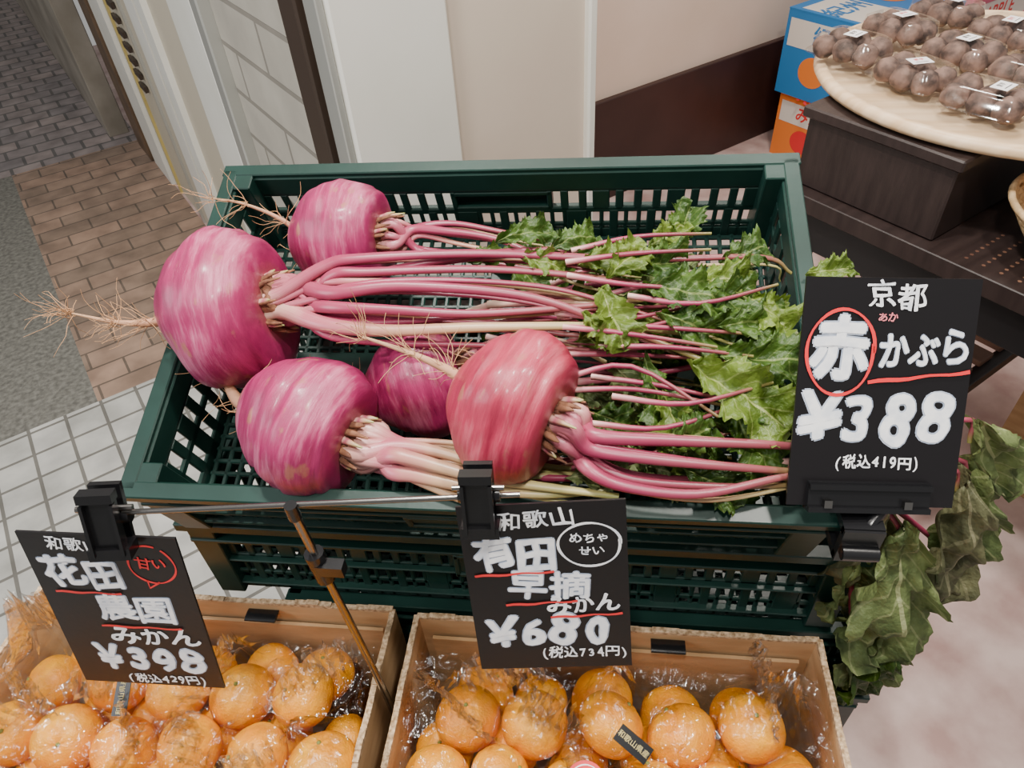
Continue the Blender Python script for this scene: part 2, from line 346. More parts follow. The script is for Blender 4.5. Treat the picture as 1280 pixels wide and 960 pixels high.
slab('baseboard_back',.6,5,2.065,2.092,0,.417,BASEB,.003)
p=B('street_pole');p.tube([(0,0,0),(0,0,1.1)],.03,ALU,seg=14);p.tube([(0,0,0),(0,0,.02)],.06,ALU,seg=14)
p.done(BF@Matrix.Translation((-.05,7.0,0)))

# ------------------------------------------------------------------ crates
def crate(name,W,D,H,M,handle=True,bar=.004,lat=.02):
    b=B(name);t=.004;inn=.008
    for (c,s) in [((W/2,0,-.006),(W+.02,.016,.012)),((W/2,D,-.006),(W+.02,.016,.012)),((0,D/2,-.006),(.016,D,.012)),((W,D/2,-.006),(.016,D,.012))]:b.box(c,s,GREEN)
    for y in (inn,D-inn):
        sgn=-1 if y<D/2 else 1
        b.box((W/2,y,-.018),(W-.01,t,.026),GREEN)
        b.box((W/2,y+sgn*.006,-.033),(W+.006,.014,.005),GREEN)
        zb=-.033;zm=-.033-(H-.04)*.42
        b.box((W/2,y,zm),(W-.01,t,.009),GREEN);b.box((W/2,y+sgn*.004,zm),(W,.01,.003),GREEN)
        b.box((W/2,y,-H+.009),(W-.01,t,.018),GREEN);b.box((W/2,y+sgn*.004,-H+.018),(W,.01,.003),GREEN)
        n=int(W/.021)
        for i in range(n+1):
            x=.01+(W-.02)*i/n
            if not(handle and abs(x-W/2)<.052):b.box((x,y,(zb+zm)/2),(.009 if i%4 else .019,t,zm-zb),GREEN)
        m=int(W/.042)
        for i in range(m+1):
            x=.01+(W-.02)*i/m;b.box((x,y,(zm-H)/2),(.010 if i%3 else .024,t+.001,abs(-H-zm)),GREEN)
            if i<m:
                for q_ in(.33,.67):
                    x2=.01+(W-.02)*(i+q_)/m
                    b.box((x2,y,(zm-H)/2),(.005,t,abs(-H-zm)),GREEN)
        b.box((W/2,y,(zm-H)/2),(W-.01,t,.007),GREEN)
        if handle:
            b.box((W/2,y+sgn*.006,zb-.004),(.115,.016,.006),GREEN);b.box((W/2,y+sgn*.006,zm+.004),(.115,.016,.006),GREEN)
            for k in(-1,1):b.box((W/2+k*.055,y+sgn*.006,(zb+zm)/2),(.006,.016,abs(zm-zb)),GREEN)
            b.box((W/2,y+sgn*.010,(zb+zm)/2),(.11,.003,abs(zm-zb)),GREEN)
    for x in (inn,W-inn):
        sgn=-1 if x<W/2 else 1
        b.box((x,D/2,-.018),(t,D-.01,.026),GREEN);b.box((x+sgn*.006,D/2,-.033),(.014,D+.004,.005),GREEN)
        zm=-.033-(H-.04)*.42
        b.box((x,D/2,zm),(t,D-.01,.009),GREEN);b.box((x,D/2,-H+.009),(t,D-.01,.018),GREEN)
        n=int(D/.024)
        for i in range(n+1):
            y=.01+(D-.02)*i/n;b.box((x,y,-.033+(-H+.033)/2),(t,.012 if i%3 else .019,H-.033),GREEN)
    for x in (.012,W-.012):
        for y in (.012,D-.012):b.box((x,y,-H/2),(.03,.03,H-.002),GREEN)
    nx=int(W/lat);ny=int(D/lat)
    for i in range(1,nx):b.box((W*i/nx,D/2,-H+.004),(bar,D-.02,.005),GREEN)
    for j in range(1,ny):b.box((W/2,D*j/ny,-H+.004),(W-.02,bar,.005),GREEN)
    b.box((W/2,D/2,-H+.004),(W-.02,.03,.007),GREEN);b.box((W/2,D/2,-H+.004),(.03,D-.02,.007),GREEN)
    return b.done(M,bevel=.0012)
CR=Matrix.Translation((-.417,.372,1.009))@Matrix.Rotation(math.radians(19.8),4,'X')
crate('plastic_crate',.614,.382,.115,CR@Matrix.Rotation(-.020,4,'Y'),bar=.005,lat=.014)
crate('plastic_crate',.692,.43,.138,Matrix.Translation((-.430,.424,.893)),bar=.014)
z=.753
for i in range(5):
    crate('plastic_crate',.68,.43,.149,Matrix.Translation((-.345,.424,z)),handle=False,bar=.012);z-=.1506
r=B('crate_riser_block');r.box((-.1,.70,.875),(.5,.05,.23),DBROWN);r.done()

# ------------------------------------------------------------------ turnips
def turnip_body(parent,c,ax,R,H,seed,mat):
    b=B('body');ax=V(ax).normalized()
    P=[];U=[];nv,nu=48,64
    for i in range(nv+1):
        th=math.pi*i/nv;row=[];ur=[]
        for j in range(nu):
            ph=2*math.pi*j/nu;st=math.sin(th);ct=math.cos(th)
            rr=R*(abs(st)**.80);zz=H*ct
            if ct>.6:zz-=H*.30*((ct-.6)/.4)**2
            if ct<-.75:zz-=H*.12*((-ct-.75)/.25)**2
            rr*=1-.06*max(0,-ct)
            g=lambda c0,w:math.exp(-((ct-c0)/w)**2)
            cr=.075*g(.05+.14*math.sin(ph*1+seed),.05)*(.55+.45*math.sin(ph*1.0+seed*2))
            cr+=.06*g(-.42+.08*math.sin(ph*2+seed),.05)*(.5+.5*math.cos(ph+seed))
            cr+=.055*g(.55+.05*math.sin(ph*2+seed*3),.045)*(.5+.5*math.sin(ph*2+seed))
            nn=noise.noise(V((math.cos(ph)*1.3*st,math.sin(ph)*1.3*st,ct*1.3))+V((seed*7.1,0,0)))
            n2=noise.noise(V((math.cos(ph)*3.5*st,math.sin(ph)*3.5*st,ct*4))+V((0,seed*3.1,0)))
            k=1-cr+.10*nn+.03*n2
            row.append((rr*k*math.cos(ph),rr*k*math.sin(ph),zz*(1+.04*nn)));ur.append((j/nu,1-i/nv))
        P.append(row);U.append(ur)
    b.grid(P,mat,U,True,True)
    rot=ax.to_track_quat('Z','Y').to_matrix().to_4x4()
    o=b.done(parent=parent);o.matrix_parent_inverse=Matrix();o.matrix_local=Matrix.Translation(c)@rot
    return ax
def hairs(b,p,d,n,L,seed,mat=HAIR,r=.0004,spread=1.0):
    rr=random.Random(seed)
    for _ in range(n):
        q=V(p)+V([rr.uniform(-.004,.004) for _ in range(3)]);dd=(V(d)+V([rr.uniform(-spread,spread) for _ in range(3)])).normalized()
        l=L*rr.uniform(.4,1);pts=[q]
        for k in range(4):
            dd=(dd+V([rr.uniform(-.5,.5) for _ in range(3)])).normalized();pts.append(pts[-1]+dd*l/4)
        b.tube(pts,[r,r*.5],mat,seg=4,sub=2,cap=False)
def turnip(c,ax,R,H,seed,root,stems,rr=(.007,.003,.001),rooth=14,stemmat=STEM,stemr=.0061,mat=TURN,extra=1.8):
    e=empty('red_turnip',CR);c=V(c);ax=turnip_body(e,c,ax,R,H,seed,mat)
    b=B('taproot');rp=c-ax*H*1.0
    pts=[rp+ax*.006]+[V(p) for p in root];b.tube(pts,list(rr),ROOT,seg=8,sub=5)
    for k,p in enumerate(pts[1:]):hairs(b,p,(p-pts[0]).normalized(),rooth,.05,seed*10+k)
    rq=random.Random(seed);o1=ax.orthogonal().normalized();o2=ax.cross(o1)
    for k in range(12):
        a=rq.uniform(0,6.28)
        hairs(b,c-ax*H*.90+(o1*math.cos(a)+o2*math.sin(a))*R*.36,-ax,1,.035,seed*99+k)
    o=b.done(parent=e);o.matrix_parent_inverse=Matrix();o.matrix_local=Matrix()
    b=B('stems');cp=c+ax*H*.68
    b.ball(cp,R*.36,CROWN,sz=(1,1,1),nu=24,nv=14,fn=lambda d,th,ph:.85+.25*noise.noise(d*6+V((seed,0,0))))
    for k in range(16):
        a=k*.393+rq.uniform(-.2,.2);rad=o1*math.cos(a)+o2*math.sin(a);s=cp+rad*R*.31
        b.tube([s,s+ax*.010+rad*.004,s+ax*rq.uniform(.014,.026)+rad*.006],[.0038,.0028,.0008],CROWN if k%3 else STEMP,seg=6,sub=3,flat=.6)
    al=[(st[0],[V(p) for p in st[1:]]) for st in stems]
    for k in range(int(extra*len(stems))):
        st=stems[k%len(stems)];j=V([rq.uniform(-.013,.013) for _ in range(3)]);j.z=-abs(j.z)*.8-.003
        pp=[V(p)+j*(.5+i*.5) for i,p in enumerate(st[1:])]
        for p_ in pp:p_.x=min(p_.x,.598)
        al.append((st[0]*rq.uniform(.40,.70),pp))
    for k,(f,pp) in enumerate(al):
        a=2.4*k+seed;s=cp+(o1*math.cos(a)+o2*math.sin(a))*R*.17
        pts=[s,s+ax*.020+(o1*math.cos(a)+o2*math.sin(a))*.005]+pp
        b.tube(pts,[stemr*1.5*f,stemr*1.15*f,stemr*.80*f,stemr*.55*f,stemr*.34*f],stemmat if k%4!=3 else STEMP,seg=10,sub=6,flat=.72)
    o=b.done(parent=e);o.matrix_parent_inverse=Matrix();o.matrix_local=Matrix()
    return e
turnip((.066,.180,.022),(1,.12,.12),.081,.058,1,[(-.010,.158,.03),(-.040,.154,.036),(-.082,.158,.044)],[
 (1,(.165,.206,.058),(.198,.212,.062),(.309,.225,.054),(.457,.227,.044),(.568,.238,.034),(.598,.232,.018)),
 (1,(.17,.196,.055),(.21,.200,.058),(.32,.210,.050),(.42,.205,.045),(.50,.20,.035)),
 (1.1,(.175,.176,.058),(.241,.183,.060),(.35,.179,.054),(.4285,.153,.052),(.523,.117,.042)),
 (1.25,(.17,.150,.046),(.230,.143,.048),(.317,.147,.050),(.429,.153,.046),(.508,.153,.035)),
 (1,(.17,.165,.052),(.235,.160,.056),(.31,.160,.052),(.40,.170,.05),(.46,.185,.04)),
 (.8,(.17,.19,.05),(.25,.215,.050),(.35,.24,.04),(.44,.245,.03),(.50,.26,.02)),
 (.9,(.17,.170,.035),(.23,.168,.030),(.31,.172,.02),(.40,.165,.01),(.48,.17,.01))],rooth=24)
turnip((.154,.286,-.002),(1,-.02,.1),.061,.055,2,[(.085,.30,.01),(.05,.305,.03),(.02,.30,.045)],[
 (.9,(.225,.292,.006),(.26,.287,.01),(.314,.276,.012),(.375,.25,.012),(.44,.24,.01)),
 (.8,(.23,.300,.0),(.27,.305,.0),(.34,.290,.0),(.42,.28,.0)),
 (.8,(.23,.275,-.005),(.27,.265,-.002),(.34,.25,0),(.42,.24,0))],rr=(.004,.002,.0006),rooth=10)
turnip((.163,.066,.008),(1,-.32,-.05),.065,.061,3,[(.085,.09,.0),(.07,.11,.01),(.055,.13,.0)],[
 (1.1,(.245,.034,.022),(.2686,.0295,.026),(.325,.0156,.028),(.38,.008,.032),(.44,.004,.028)),
 (1.1,(.245,.025,.014),(.27,.018,.018),(.325,.008,.022),(.38,.004,.026),(.43,.012,.018)),
 (1.0,(.25,.046,.014),(.29,.042,.01),(.34,.030,.006),(.40,.03,.004)),
 (1.0,(.25,.030,.004),(.29,.028,.004),(.34,.020,.004),(.40,.02,.002)),
 (.9,(.25,.052,.004),(.29,.052,-.006),(.34,.045,-.01),(.40,.04,-.01))],rr=(.009,.005,.002),rooth=10,stemmat=STEMP,stemr=.0075)
turnip((.252,.132,-.030),(1,.35,.05),.055,.053,4,[(.19,.125,-.02),(.17,.12,-.01)],[
 (.9,(.30,.163,-.02),(.384,.163,-.015),(.45,.16,-.01),(.53,.15,-.01)),
 (.9,(.30,.153,-.03),(.384,.145,-.02),(.45,.14,-.02),(.52,.13,-.02)),
 (.8,(.31,.17,-.03),(.384,.18,-.03),(.47,.19,-.02)),
 (.8,(.31,.14,-.04),(.39,.13,-.03),(.47,.12,-.02))],rr=(.003,.002,.0006),rooth=4)
turnip((.354,.070,.050),(1,-.42,.02),.066,.050,5,[(.298,.098,.056),(.262,.112,.062),(.215,.130,.058)],[
 (1.1,(.42,.044,.056),(.4866,.044,.052),(.56,.0455,.047),(.595,.05,.03)),
 (1.1,(.415,.035,.052),(.46,.028,.052),(.53,.026,.046),(.59,.03,.03)),
 (1,(.415,.020,.045),(.443,.008,.042),(.50,.004,.042),(.56,.02,.040),(.59,.03,.03)),
 (.9,(.415,.05,.045),(.47,.052,.040),(.54,.052,.035),(.585,.06,.02)),
 (.9,(.415,.03,.04),(.45,.016,.036),(.52,.014,.034),(.585,.02,.03))],rr=(.007,.0035,.0012),rooth=14,mat=TURNR,extra=1)

# ------------------------------------------------------------------ leaves
def leaf(b,base,d,up,L,W,seed,mat,curl=.0,fold=.35,wave=.45,jag=.13,lob=4.0,crum=.42,lobea=.28):
    rr=random.Random(seed);d=V(d).normalized();up=V(up);s=d.cross(up).normalized();n=s.cross(d).normalized()
    Nn,Mm=48,8;P=[];U=[];ph=rr.uniform(0,6);ph2=rr.uniform(0,6)
    c=V(base);dd=d.copy();nn=n.copy();sd=seed*1.37
    for i in range(Nn+1):
        t=i/Nn
        prof=(t**.85)*((1-t)**.36)*1.75+.03*(1-t)
        row=[];ur=[]
        for j in range(-Mm,Mm+1):
            q=j/Mm;a=abs(q);side=1 if q>0 else -1
            lobe=1+lobea*math.sin(lob*6.28*t+ph+side*.7)*(1.2-t)+.16*noise.noise(V((t*6,side*3,sd)))
            tooth=((t*15+ph2*side)%1.0)
            jg=1+jag*(tooth-.5)*2*a**2 if 0<i<Nn else 1
            hw=W*prof*lobe*jg
            z=hw*a**1.4*fold+wave*W*a**1.6*math.sin(t*19+ph+side*1.7)*.5+W*crum*noise.noise(V((t*3.0+sd,q*1.6,sd)))+W*crum*.4*noise.noise(V((t*9+sd,q*4,sd+5)))
            row.append(c+s*q*hw+nn*z+dd*(a*a*W*.22));ur.append((t,q*.5+.5))
        P.append(row);U.append(ur)
        Rm=Matrix.Rotation(curl/Nn,3,s);dd=(Rm@dd).normalized();nn=(Rm@nn).normalized();c=c+dd*L/Nn
    b.grid(P,mat,U,True)
b=B('turnip_leaves')
LV=[((.495,.120,.048),(.75,-.60,.15),.095,.033,LEAFL,-.5),
 ((.52,.125,.044),(.9,.0,.1),.075,.027,LEAF,-.6),
 ((.42,.185,.058),(.3,-.75,.3),.062,.022,LEAFL,-.9),
 ((.425,.195,.055),(.6,.5,.4),.05,.020,LEAFL,-.9),
 ((.455,.19,.055),(.8,-.2,.25),.068,.025,LEAF,-.7),
 ((.44,.21,.05),(.9,.2,.2),.06,.022,LEAF,-.7),
 ((.50,.20,.045),(.9,.1,.2),.065,.025,LEAFL,-.9),
 ((.53,.23,.035),(.8,.3,.3),.05,.020,LEAF,-.8),
 ((.47,.165,.048),(.9,-.35,.1),.068,.025,LEAF,-.6),
 ((.46,.13,.035),(.3,-.9,.1),.075,.024,LEAF,-.6),
 ((.475,.10,.03),(.3,-.8,.1),.07,.026,LEAFL,-.6),
 ((.53,.080,.035),(.4,-.7,.1),.06,.026,LEAF,-.5),
 ((.32,.245,.045),(.9,.25,.25),.06,.018,LEAF,-.8),
 ((.345,.225,.05),(.9,-.25,.2),.045,.016,LEAFL,-.9),
 ((.37,.24,.04),(.9,.4,.2),.055,.019,LEAF,-.9),
 ((.405,.160,.058),(.6,-.6,.1),.042,.015,LEAFL,-.8),
 ((.49,.25,.02),(.3,.7,.6),.055,.019,LEAF,-.9),
 ((.61,.228,.02),(.9,.1,.45),.045,.016,LEAFL,-1.0),
 ((.395,.02,.02),(.6,.1,.1),.05,.018,LEAFD,-.4),
 ((.28,.235,.03),(.9,.1,.1),.06,.014,LEAF,-.5),
 ((.40,.215,.050),(.8,.1,.3),.05,.019,LEAFL,-.9),((.50,.175,.05),(.9,.1,.3),.06,.022,LEAF,-.9),
 ((.54,.19,.04),(.7,-.5,.3),.055,.022,LEAFL,-.8),((.52,.155,.045),(.8,.1,.2),.06,.023,LEAF,-.8),((.395,.235,.04),(.8,-.3,.3),.05,.018,LEAF,-.9)]
for i,(p,d,L,W,m,cu) in enumerate(LV):leaf(b,p,d,(.1,-.2,1),L,W,i+1,m,curl=cu)
for i in range(60):
    u=rnd.uniform(.39,.555);v=rnd.uniform(.03,.26);w=rnd.uniform(-.045,.034)
    a=rnd.uniform(-1.1,.8);leaf(b,(u,v,w),(math.cos(a),math.sin(a),rnd.uniform(-.1,.3)),(rnd.uniform(-.5,.5),rnd.uniform(-.6,.4),1),rnd.uniform(.042,.068),rnd.uniform(.015,.024),50+i,rnd.choice([LEAF,LEAF,LEAF,LEAFD,LEAFL]),curl=rnd.uniform(-1.4,-.2),crum=.55)
for i in range(18):
    u=rnd.uniform(.22,.5);v=rnd.uniform(.04,.33)
    a=rnd.uniform(-1.0,.7);leaf(b,(u,v,rnd.uniform(-.10,-.08)),(math.cos(a),math.sin(a),.05),(rnd.uniform(-.3,.3),rnd.uniform(-.3,.3),1),.08,.028,150+i,LEAF,curl=-.3)
for i in range(34):
    u=rnd.uniform(.28,.40);v=rnd.uniform(.03,.27);w=rnd.uniform(-.08,.0)
    b.tube([(u,v,w),(u+.08,v+rnd.uniform(-.02,.02),w+.015),(u+.18,v+rnd.uniform(-.04,.04),w+.02)],[.004,.003,.0018],rnd.choice([STEM,STEM,STEMP]),seg=8)
for i in range(18):
    u=rnd.uniform(.38,.45);v=rnd.uniform(.05,.24);w=rnd.uniform(.03,.058)
    b.tube([(u,v,w),(u+.06,v+rnd.uniform(-.015,.015),w+.004),(u+.13,v+rnd.uniform(-.03,.03),w-.005)],[.0028,.0022,.0014],STEM,seg=8)
b.done(CR)
b=B('hanging_turnip_leaves')
HL=[((.262,.43,.975),(.05,-.1,-1),.17,.046,LEAFW),((.285,.415,.955),(.12,-.25,-1),.20,.054,LEAFD),((.32,.43,1.01),(.25,-.1,-1),.21,.046,LEAFW),
 ((.335,.45,1.00),(.32,0,-1),.22,.050,LEAFD),((.30,.46,.90),(.12,-.1,-1),.21,.054,LEAFD),((.26,.42,.92),(.1,-.1,-1),.13,.040,LEAFD),((.31,.41,.82),(.08,-.15,-1),.16,.040,LEAFD),((.35,.44,.89),(.05,0,-1),.19,.046,LEAFW),
 ((.32,.40,.77),(.02,-.05,-1),.16,.036,LEAF),((.33,.46,1.04),(.5,.1,-.8),.15,.04,LEAFD),((.29,.40,.78),(.1,-.05,-1),.14,.036,LEAFD)]
for i,(p,d,L,W,m) in enumerate(HL):
    leaf(b,p,d,(.25,-.9,.35),L,W,200+i,m,curl=-.3,wave=.35,fold=.12,jag=.05,lob=2,crum=.6,lobea=.1)
    b.tube([(.17,.445,.995),(.225,.445,.985),V(p)+V((-.01,.012,-.01)),V(p)+V((0,.004,-.03))],[.004,.003,.002],STEM,seg=8)
b.done()

# ------------------------------------------------------------------ price signs
def ellipse(cx,cy,rx,ry,a0=0,a1=6.5,n=40):return [(cx+rx*(1+.03*math.sin(3*i/n*6))*math.cos(a0+(a1-a0)*i/n),cy+ry*math.sin(a0+(a1-a0)*i/n)) for i in range(n+1)]
def wavy(x0,x1,y,dy,n=10):return [(x0+(x1-x0)*i/n,y+dy*i/n+.0006*math.sin(i*1.3)) for i in range(n+1)]
def clip(b,M,s=1.0):
    b.box((0,.004,.008),(.018*s,.044*s,.005),BPL,M);b.box((0,.004,-.006),(.018*s,.044*s,.005),BPL,M)
    b.box((0,-.016*s,.006),(.024*s,.008*s,.016),BPL,M);b.box((0,.024*s,.010),(.020*s,.006*s,.010),BPL,M)
    b.tube([(-.013*s,.006*s,0),(.013*s,.006*s,0)],.0055*s,BPL,seg=12,M=M)
    b.tube([(-.016*s,.012*s,.003),(.016*s,.012*s,.003)],.002*s,STEEL,seg=8,M=M)
    for k in(-1,1):b.box((k*.0085*s,.002,.0125),(.0025,.036*s,.006),BPL,M)
M=board_frame((.1265,.0095,-.0075),(-.0015,.0925,.1475),(.214,.412,1.113))
b=B('price_sign');b.box((0,0,0),(.1265,.174,.002),BLACK,M)
b.text('京都',.003,.0735,.020,INK,M,-2,1.1,w=.018,jit=.08)
b.text('赤',-.034,.033,.048,INK,M,-3,.9,w=.042,halo=True,jit=.04)
b.text('かぶら',.0275,.033,.028,INK,M,3,.80,w=.024,halo=True,jit=.045)
b.text('あか',-.002,.058,.0075,PINK,M,0,1,w=.02,jit=.06)
b.stroke(ellipse(-.034,.032,.0245,.032),.0022,RED,M,z=.0022)
b.stroke(wavy(-.012,.062,.010,.009),.0026,RED,M,z=.0024)
b.text('¥388',-.001,-.019,.050,INK,M,0,.95,w=.032,halo=True,jit=.08)
b.text('(税込419円)',.002,-.0525,.0115,INK,M,0,.95,w=.022,jit=.07)
b.box((-.003,-.077,.003),(.092,.020,.006),BPL,M);b.box((-.003,-.070,.007),(.092,.004,.004),BPL,M);b.box((-.003,-.088,.003),(.092,.004,.012),BPL,M)
for x in(-.035,.025):b.box((x,-.083,.008),(.006,.006,.005),STEEL,M)
b.tube([M@V((.012,-.088,.0)),(.212,.352,1.028),(.210,.348,1.01)],.005,BPL,seg=10)
for z0 in(1.030,.998):b.box((.208,.360,z0),(.030,.026,.008),BPL)
b.box((.208,.348,1.014),(.030,.007,.038),BPL);b.tube([(.195,.342,1.010),(.222,.342,1.010)],.006,BPL,seg=12)
b.done(bevel=.0006)
M=board_frame((.124,.009,.007),(-.0095,.046,.157),(-.030,.298,1.0045))
b=B('price_sign');b.box((0,0,0),(.1235,.164,.002),BLACK,M)
b.text('和歌山',-.004,.067,.0175,INK,M,4,1.1,w=.016,jit=.08)
b.text('有田',-.022,.035,.033,INK,M,0,.95,w=.036,halo=True,jit=.07)
b.stroke(ellipse(.034,.043,.023,.020),.0018,INK,M);b.text('めちゃ',.034,.049,.010,INK,M,w=.016,jit=.08);b.text('せい',.035,.037,.010,INK,M,w=.016,jit=.08)
b.text('早摘',.001,.004,.030,INK,M,0,1.1,w=.024,halo=True,jit=.05);b.text('みかん',.026,-.0155,.019,INK,M,4,1.0,w=.03,jit=.08)
b.text('¥680',-.003,-.042,.040,INK,M,0,1.05,w=.030,halo=True,jit=.09);b.text('(税込734円)',.024,-.066,.0125,INK,M,0,.95,w=.02,jit=.07)
for (x0,x1,y) in((-.055,.006,.0175),(-.034,.022,-.0125),(-.0,.056,-.0265)):b.stroke(wavy(x0,x1,y,.002),.002,RED,M,z=.0022)
clip(b,board_frame((1,.05,.02),(-.06,.28,.96),(-.078,.314,1.090)),1.15)
b.done(bevel=.0005)
M=board_frame((.129,.004,-.004),(.008,.038,.174),(-.381,.273,.9695))
b=B('price_sign');b.box((0,0,0),(.129,.178,.002),BLACK,M)
b.text('和歌山',-.020,.077,.0155,INK,M,-2,1,w=.016,jit=.08)
b.text('花田',-.022,.045,.034,INK,M,0,1.0,w=.030,halo=True,jit=.08);b.text('農園',.010,.006,.032,INK,M,0,1.05,w=.022,halo=True,jit=.05)
b.text('みかん',.018,-.026,.023,INK,M,2,1.15,w=.03,jit=.08);b.text('¥398',.006,-.056,.041,INK,M,0,1.0,w=.030,halo=True,jit=.09);b.text('(税込429円)',.014,-.081,.013,INK,M,0,.95,w=.02,jit=.07)
b.stroke(ellipse(.038,.060,.019,.020,1.2,7.2),.0016,RED,M);b.stroke([(.030,.043),(.030,.034),(.040,.041)],.0016,RED,M);b.text('甘い',.038,.060,.013,RED,M,0,1,w=.016,jit=.08)
for (x0,x1,y) in((-.052,.004,.026),(-.025,.045,-.013)):b.stroke(wavy(x0,x1,y,.0),.002,RED,M,z=.0022)
clip(b,board_frame((1,.2,-.1),(-.1,.28,.96),(-.357,.291,1.074)),1.25)
b.done(bevel=.0005)
b=B('sign_stand')
b.tube([(-.352,.293,1.084),(-.05,.322,1.090)],.0022,STEEL,seg=10)
b.tube([(-.216,.303,1.083),(-.200,.302,.78),(-.198,.302,.48)],.0035,STEEL,seg=10)
b.tube([(-.2135,.303,1.03),(-.2115,.303,.995)],.008,BPL,seg=12);b.box((-.202,.300,1.015),(.022,.010,.012),BPL)
b.tube([(-.216,.303,1.09),(-.216,.303,1.075)],.005,BPL,seg=10)
b.done()

# ------------------------------------------------------------------ mandarin boxes
b=B('display_table');b.box((-.18,.20,.462),(1.0,.42,.036),DBROWN)
for x in(-.64,.28):
    for y in(.02,.38):b.box((x,y,.222),(.04,.04,.444),DBROWN)
b.done(bevel=.003)
def carton(name,x0,x1,y0,y1,z0,z1):
    b=B(name);t=.006;h=z1-z0
    for (x,y,sx,sy) in(((x0+x1)/2,y1,x1-x0,t),((x0+x1)/2,y0,x1-x0,t),(x0,(y0+y1)/2,t,y1-y0),(x1,(y0+y1)/2,t,y1-y0)):
        L=max(sx,sy);alongx=sx>sy;nn=30
        b.box((x,y,z0+h/2),(sx,sy,h),KRAFT)
        for k in range(nn):
            q=-L/2+L*(k+.5)/nn;hh=.004+.005*noise.noise(V((q*30,x*9,y*9)))
            if hh<.001:continue
            c=(x+q,y,z1+hh/2) if alongx else (x,y+q,z1+hh/2)
            b.box(c,(L/nn,t,hh) if alongx else (t,L/nn,hh),KRAFTE)
    b.box(((x0+x1)/2,(y0+y1)/2,z0+.003),(x1-x0,y1-y0,.005),KRAFT)
    b.box(((x0+x1)/2,y1-.008,z0+h*.5),(x1-x0-.03,.004,h*.8),KRAFT)
    cx=x0+(x1-x0)*.64
    b.tube([(cx-.018,y1-.011,z1-.010),(cx+.018,y1-.011,z1-.010)],.008,BPL,seg=12,flat=.25)
    return b.done()
carton('cardboard_box',-.186,.240,.075,.392,.482,.778)
carton('cardboard_box',-.640,-.215,.075,.398,.482,.776)
def pile(name,x0,x1,seed):
    rr=random.Random(seed);b=B(name);pos=[]
    nx=int((x1-x0-.01)/.062)
    for lay,(zz,ys) in enumerate(((.700,(.105,.165,.225,.285,.345)),(.752,(.120,.179,.240,.300)))):
        for jy,y in enumerate(ys):
            for i in range(nx):
                x=x0+.034+(x1-x0-.068)*(i+(.0 if (jy+lay)%2 else .45))/max(nx-1,1)
                if x>x1-.032:continue
                r=rr.uniform(.0305,.035);p=V((x+rr.uniform(-.006,.006),y+rr.uniform(-.007,.007),zz+rr.uniform(-.010,.014)))
                pos.append((p,r))
                M=Matrix.Translation(p)@Matrix.Rotation(rr.uniform(0,6),4,'Z')@Matrix.Rotation(rr.uniform(-1.3,1.3),4,'X')
                b.ball((0,0,0),r,ORANGE,nu=28,nv=18,M=M,fn=lambda d,th,ph:(1-.09*math.exp(-(th/.22)**2)+.014*math.sin(ph*6)*math.exp(-((th-.3)/.4)**2)+.03*noise.noise(d*1.5+V((i,jy,lay)))),sz=(1,1,.86))
                b.ball((0,0,r*.79),.0026,NAVEL,nu=6,nv=4,M=M)
    return b,pos
def film(b,x0,x1,y0,y1,pos,seed,peaks,extra=.003):
    nx,ny=190,120;P=[]
    for j in range(ny+1):
        row=[]
        for i in range(nx+1):
            x=x0+(x1-x0)*i/nx;y=y0+(y1-y0)*j/ny;zt=.766
            for p,r in pos:
                d2=(p.x-x)**2+(p.y-y)**2;R=r+.007
                if d2<R*R:zt=max(zt,p.z+math.sqrt(R*R-d2)*.88)
            w=noise.noise(V((x*9,y*9,seed)))*2
            n=abs(noise.noise(V((x*18+w,y*30,seed))))+.7*abs(noise.noise(V((x*60,y*34+w*3,seed+3))))+.4*abs(noise.noise(V((x*120,y*80,seed+8))))
            zz=zt+extra+.016*n
            for (px,py,hh,s) in peaks:
                g=math.exp(-((x-px)**2+(y-py)**2)/(s*s));zz+=hh*g*(1+.35*math.sin(math.atan2(y-py,x-px)*9))
            row.append((x,y,zz))
        P.append(row)
    b.grid(P,FILM)
    rr=random.Random(seed)
    for k in range(9):
        cx=x0+.03+(x1-x0-.06)*(k+.5)/9+rr.uniform(-.02,.02);cy=rr.uniform(.19,.33);a=rr.uniform(0,3.14);L=rr.uniform(.06,.11);P=[]
        for i in range(33):
            t=i/32-.5;row=[]
            for j in range(9):
                h=j/8*.042
                xx=cx+math.cos(a)*t*L+.004*math.sin(i*1.9+j)-h*.3*math.cos(k);yy=cy+math.sin(a)*t*L+.005*math.sin(i*1.3)+h*.5*math.sin(k)
                row.append((min(max(xx,x0),x1),min(yy,.375),.780+h*math.cos(t*2.6)+.003*math.sin(i*2.2)))
            P.append(row)
        b.grid(P,FILM)
b,pR=pile('mandarin_pile',-.180,.234,11)
M=Matrix.Translation((.045,.262,.812))@Matrix.Rotation(math.radians(25),4,'X')@Matrix.Rotation(math.radians(-35),4,'Z')
b.box((0,0,0),(.034,.016,.0008),BPL,M);b.text('和歌山県産',0,0,.0065,GOLD,M,z=.0003)
M=Matrix.Translation((.003,.225,.814))@Matrix.Rotation(math.radians(20),4,'X')
b.add([(.018*math.cos(a*.2618),.018*math.sin(a*.2618),0) for a in range(24)],[tuple(range(24))],RED,M=M);b.stroke(ellipse(0,0,.0145,.0145),.001,WHITE,M,z=.0005);b.text('みかん',0,0,.009,WHITE,M,z=.0003)
film(b,-.178,.232,.08,.352,pR,5,[(.03,.325,.03,.02),(-.12,.31,.03,.02),(.19,.32,.05,.022)]);b.done()
b,pL=pile('mandarin_pile',-.634,-.221,12)
M=Matrix.Translation((-.455,.268,.812))@Matrix.Rotation(math.radians(25),4,'X')@Matrix.Rotation(math.radians(95),4,'Z')
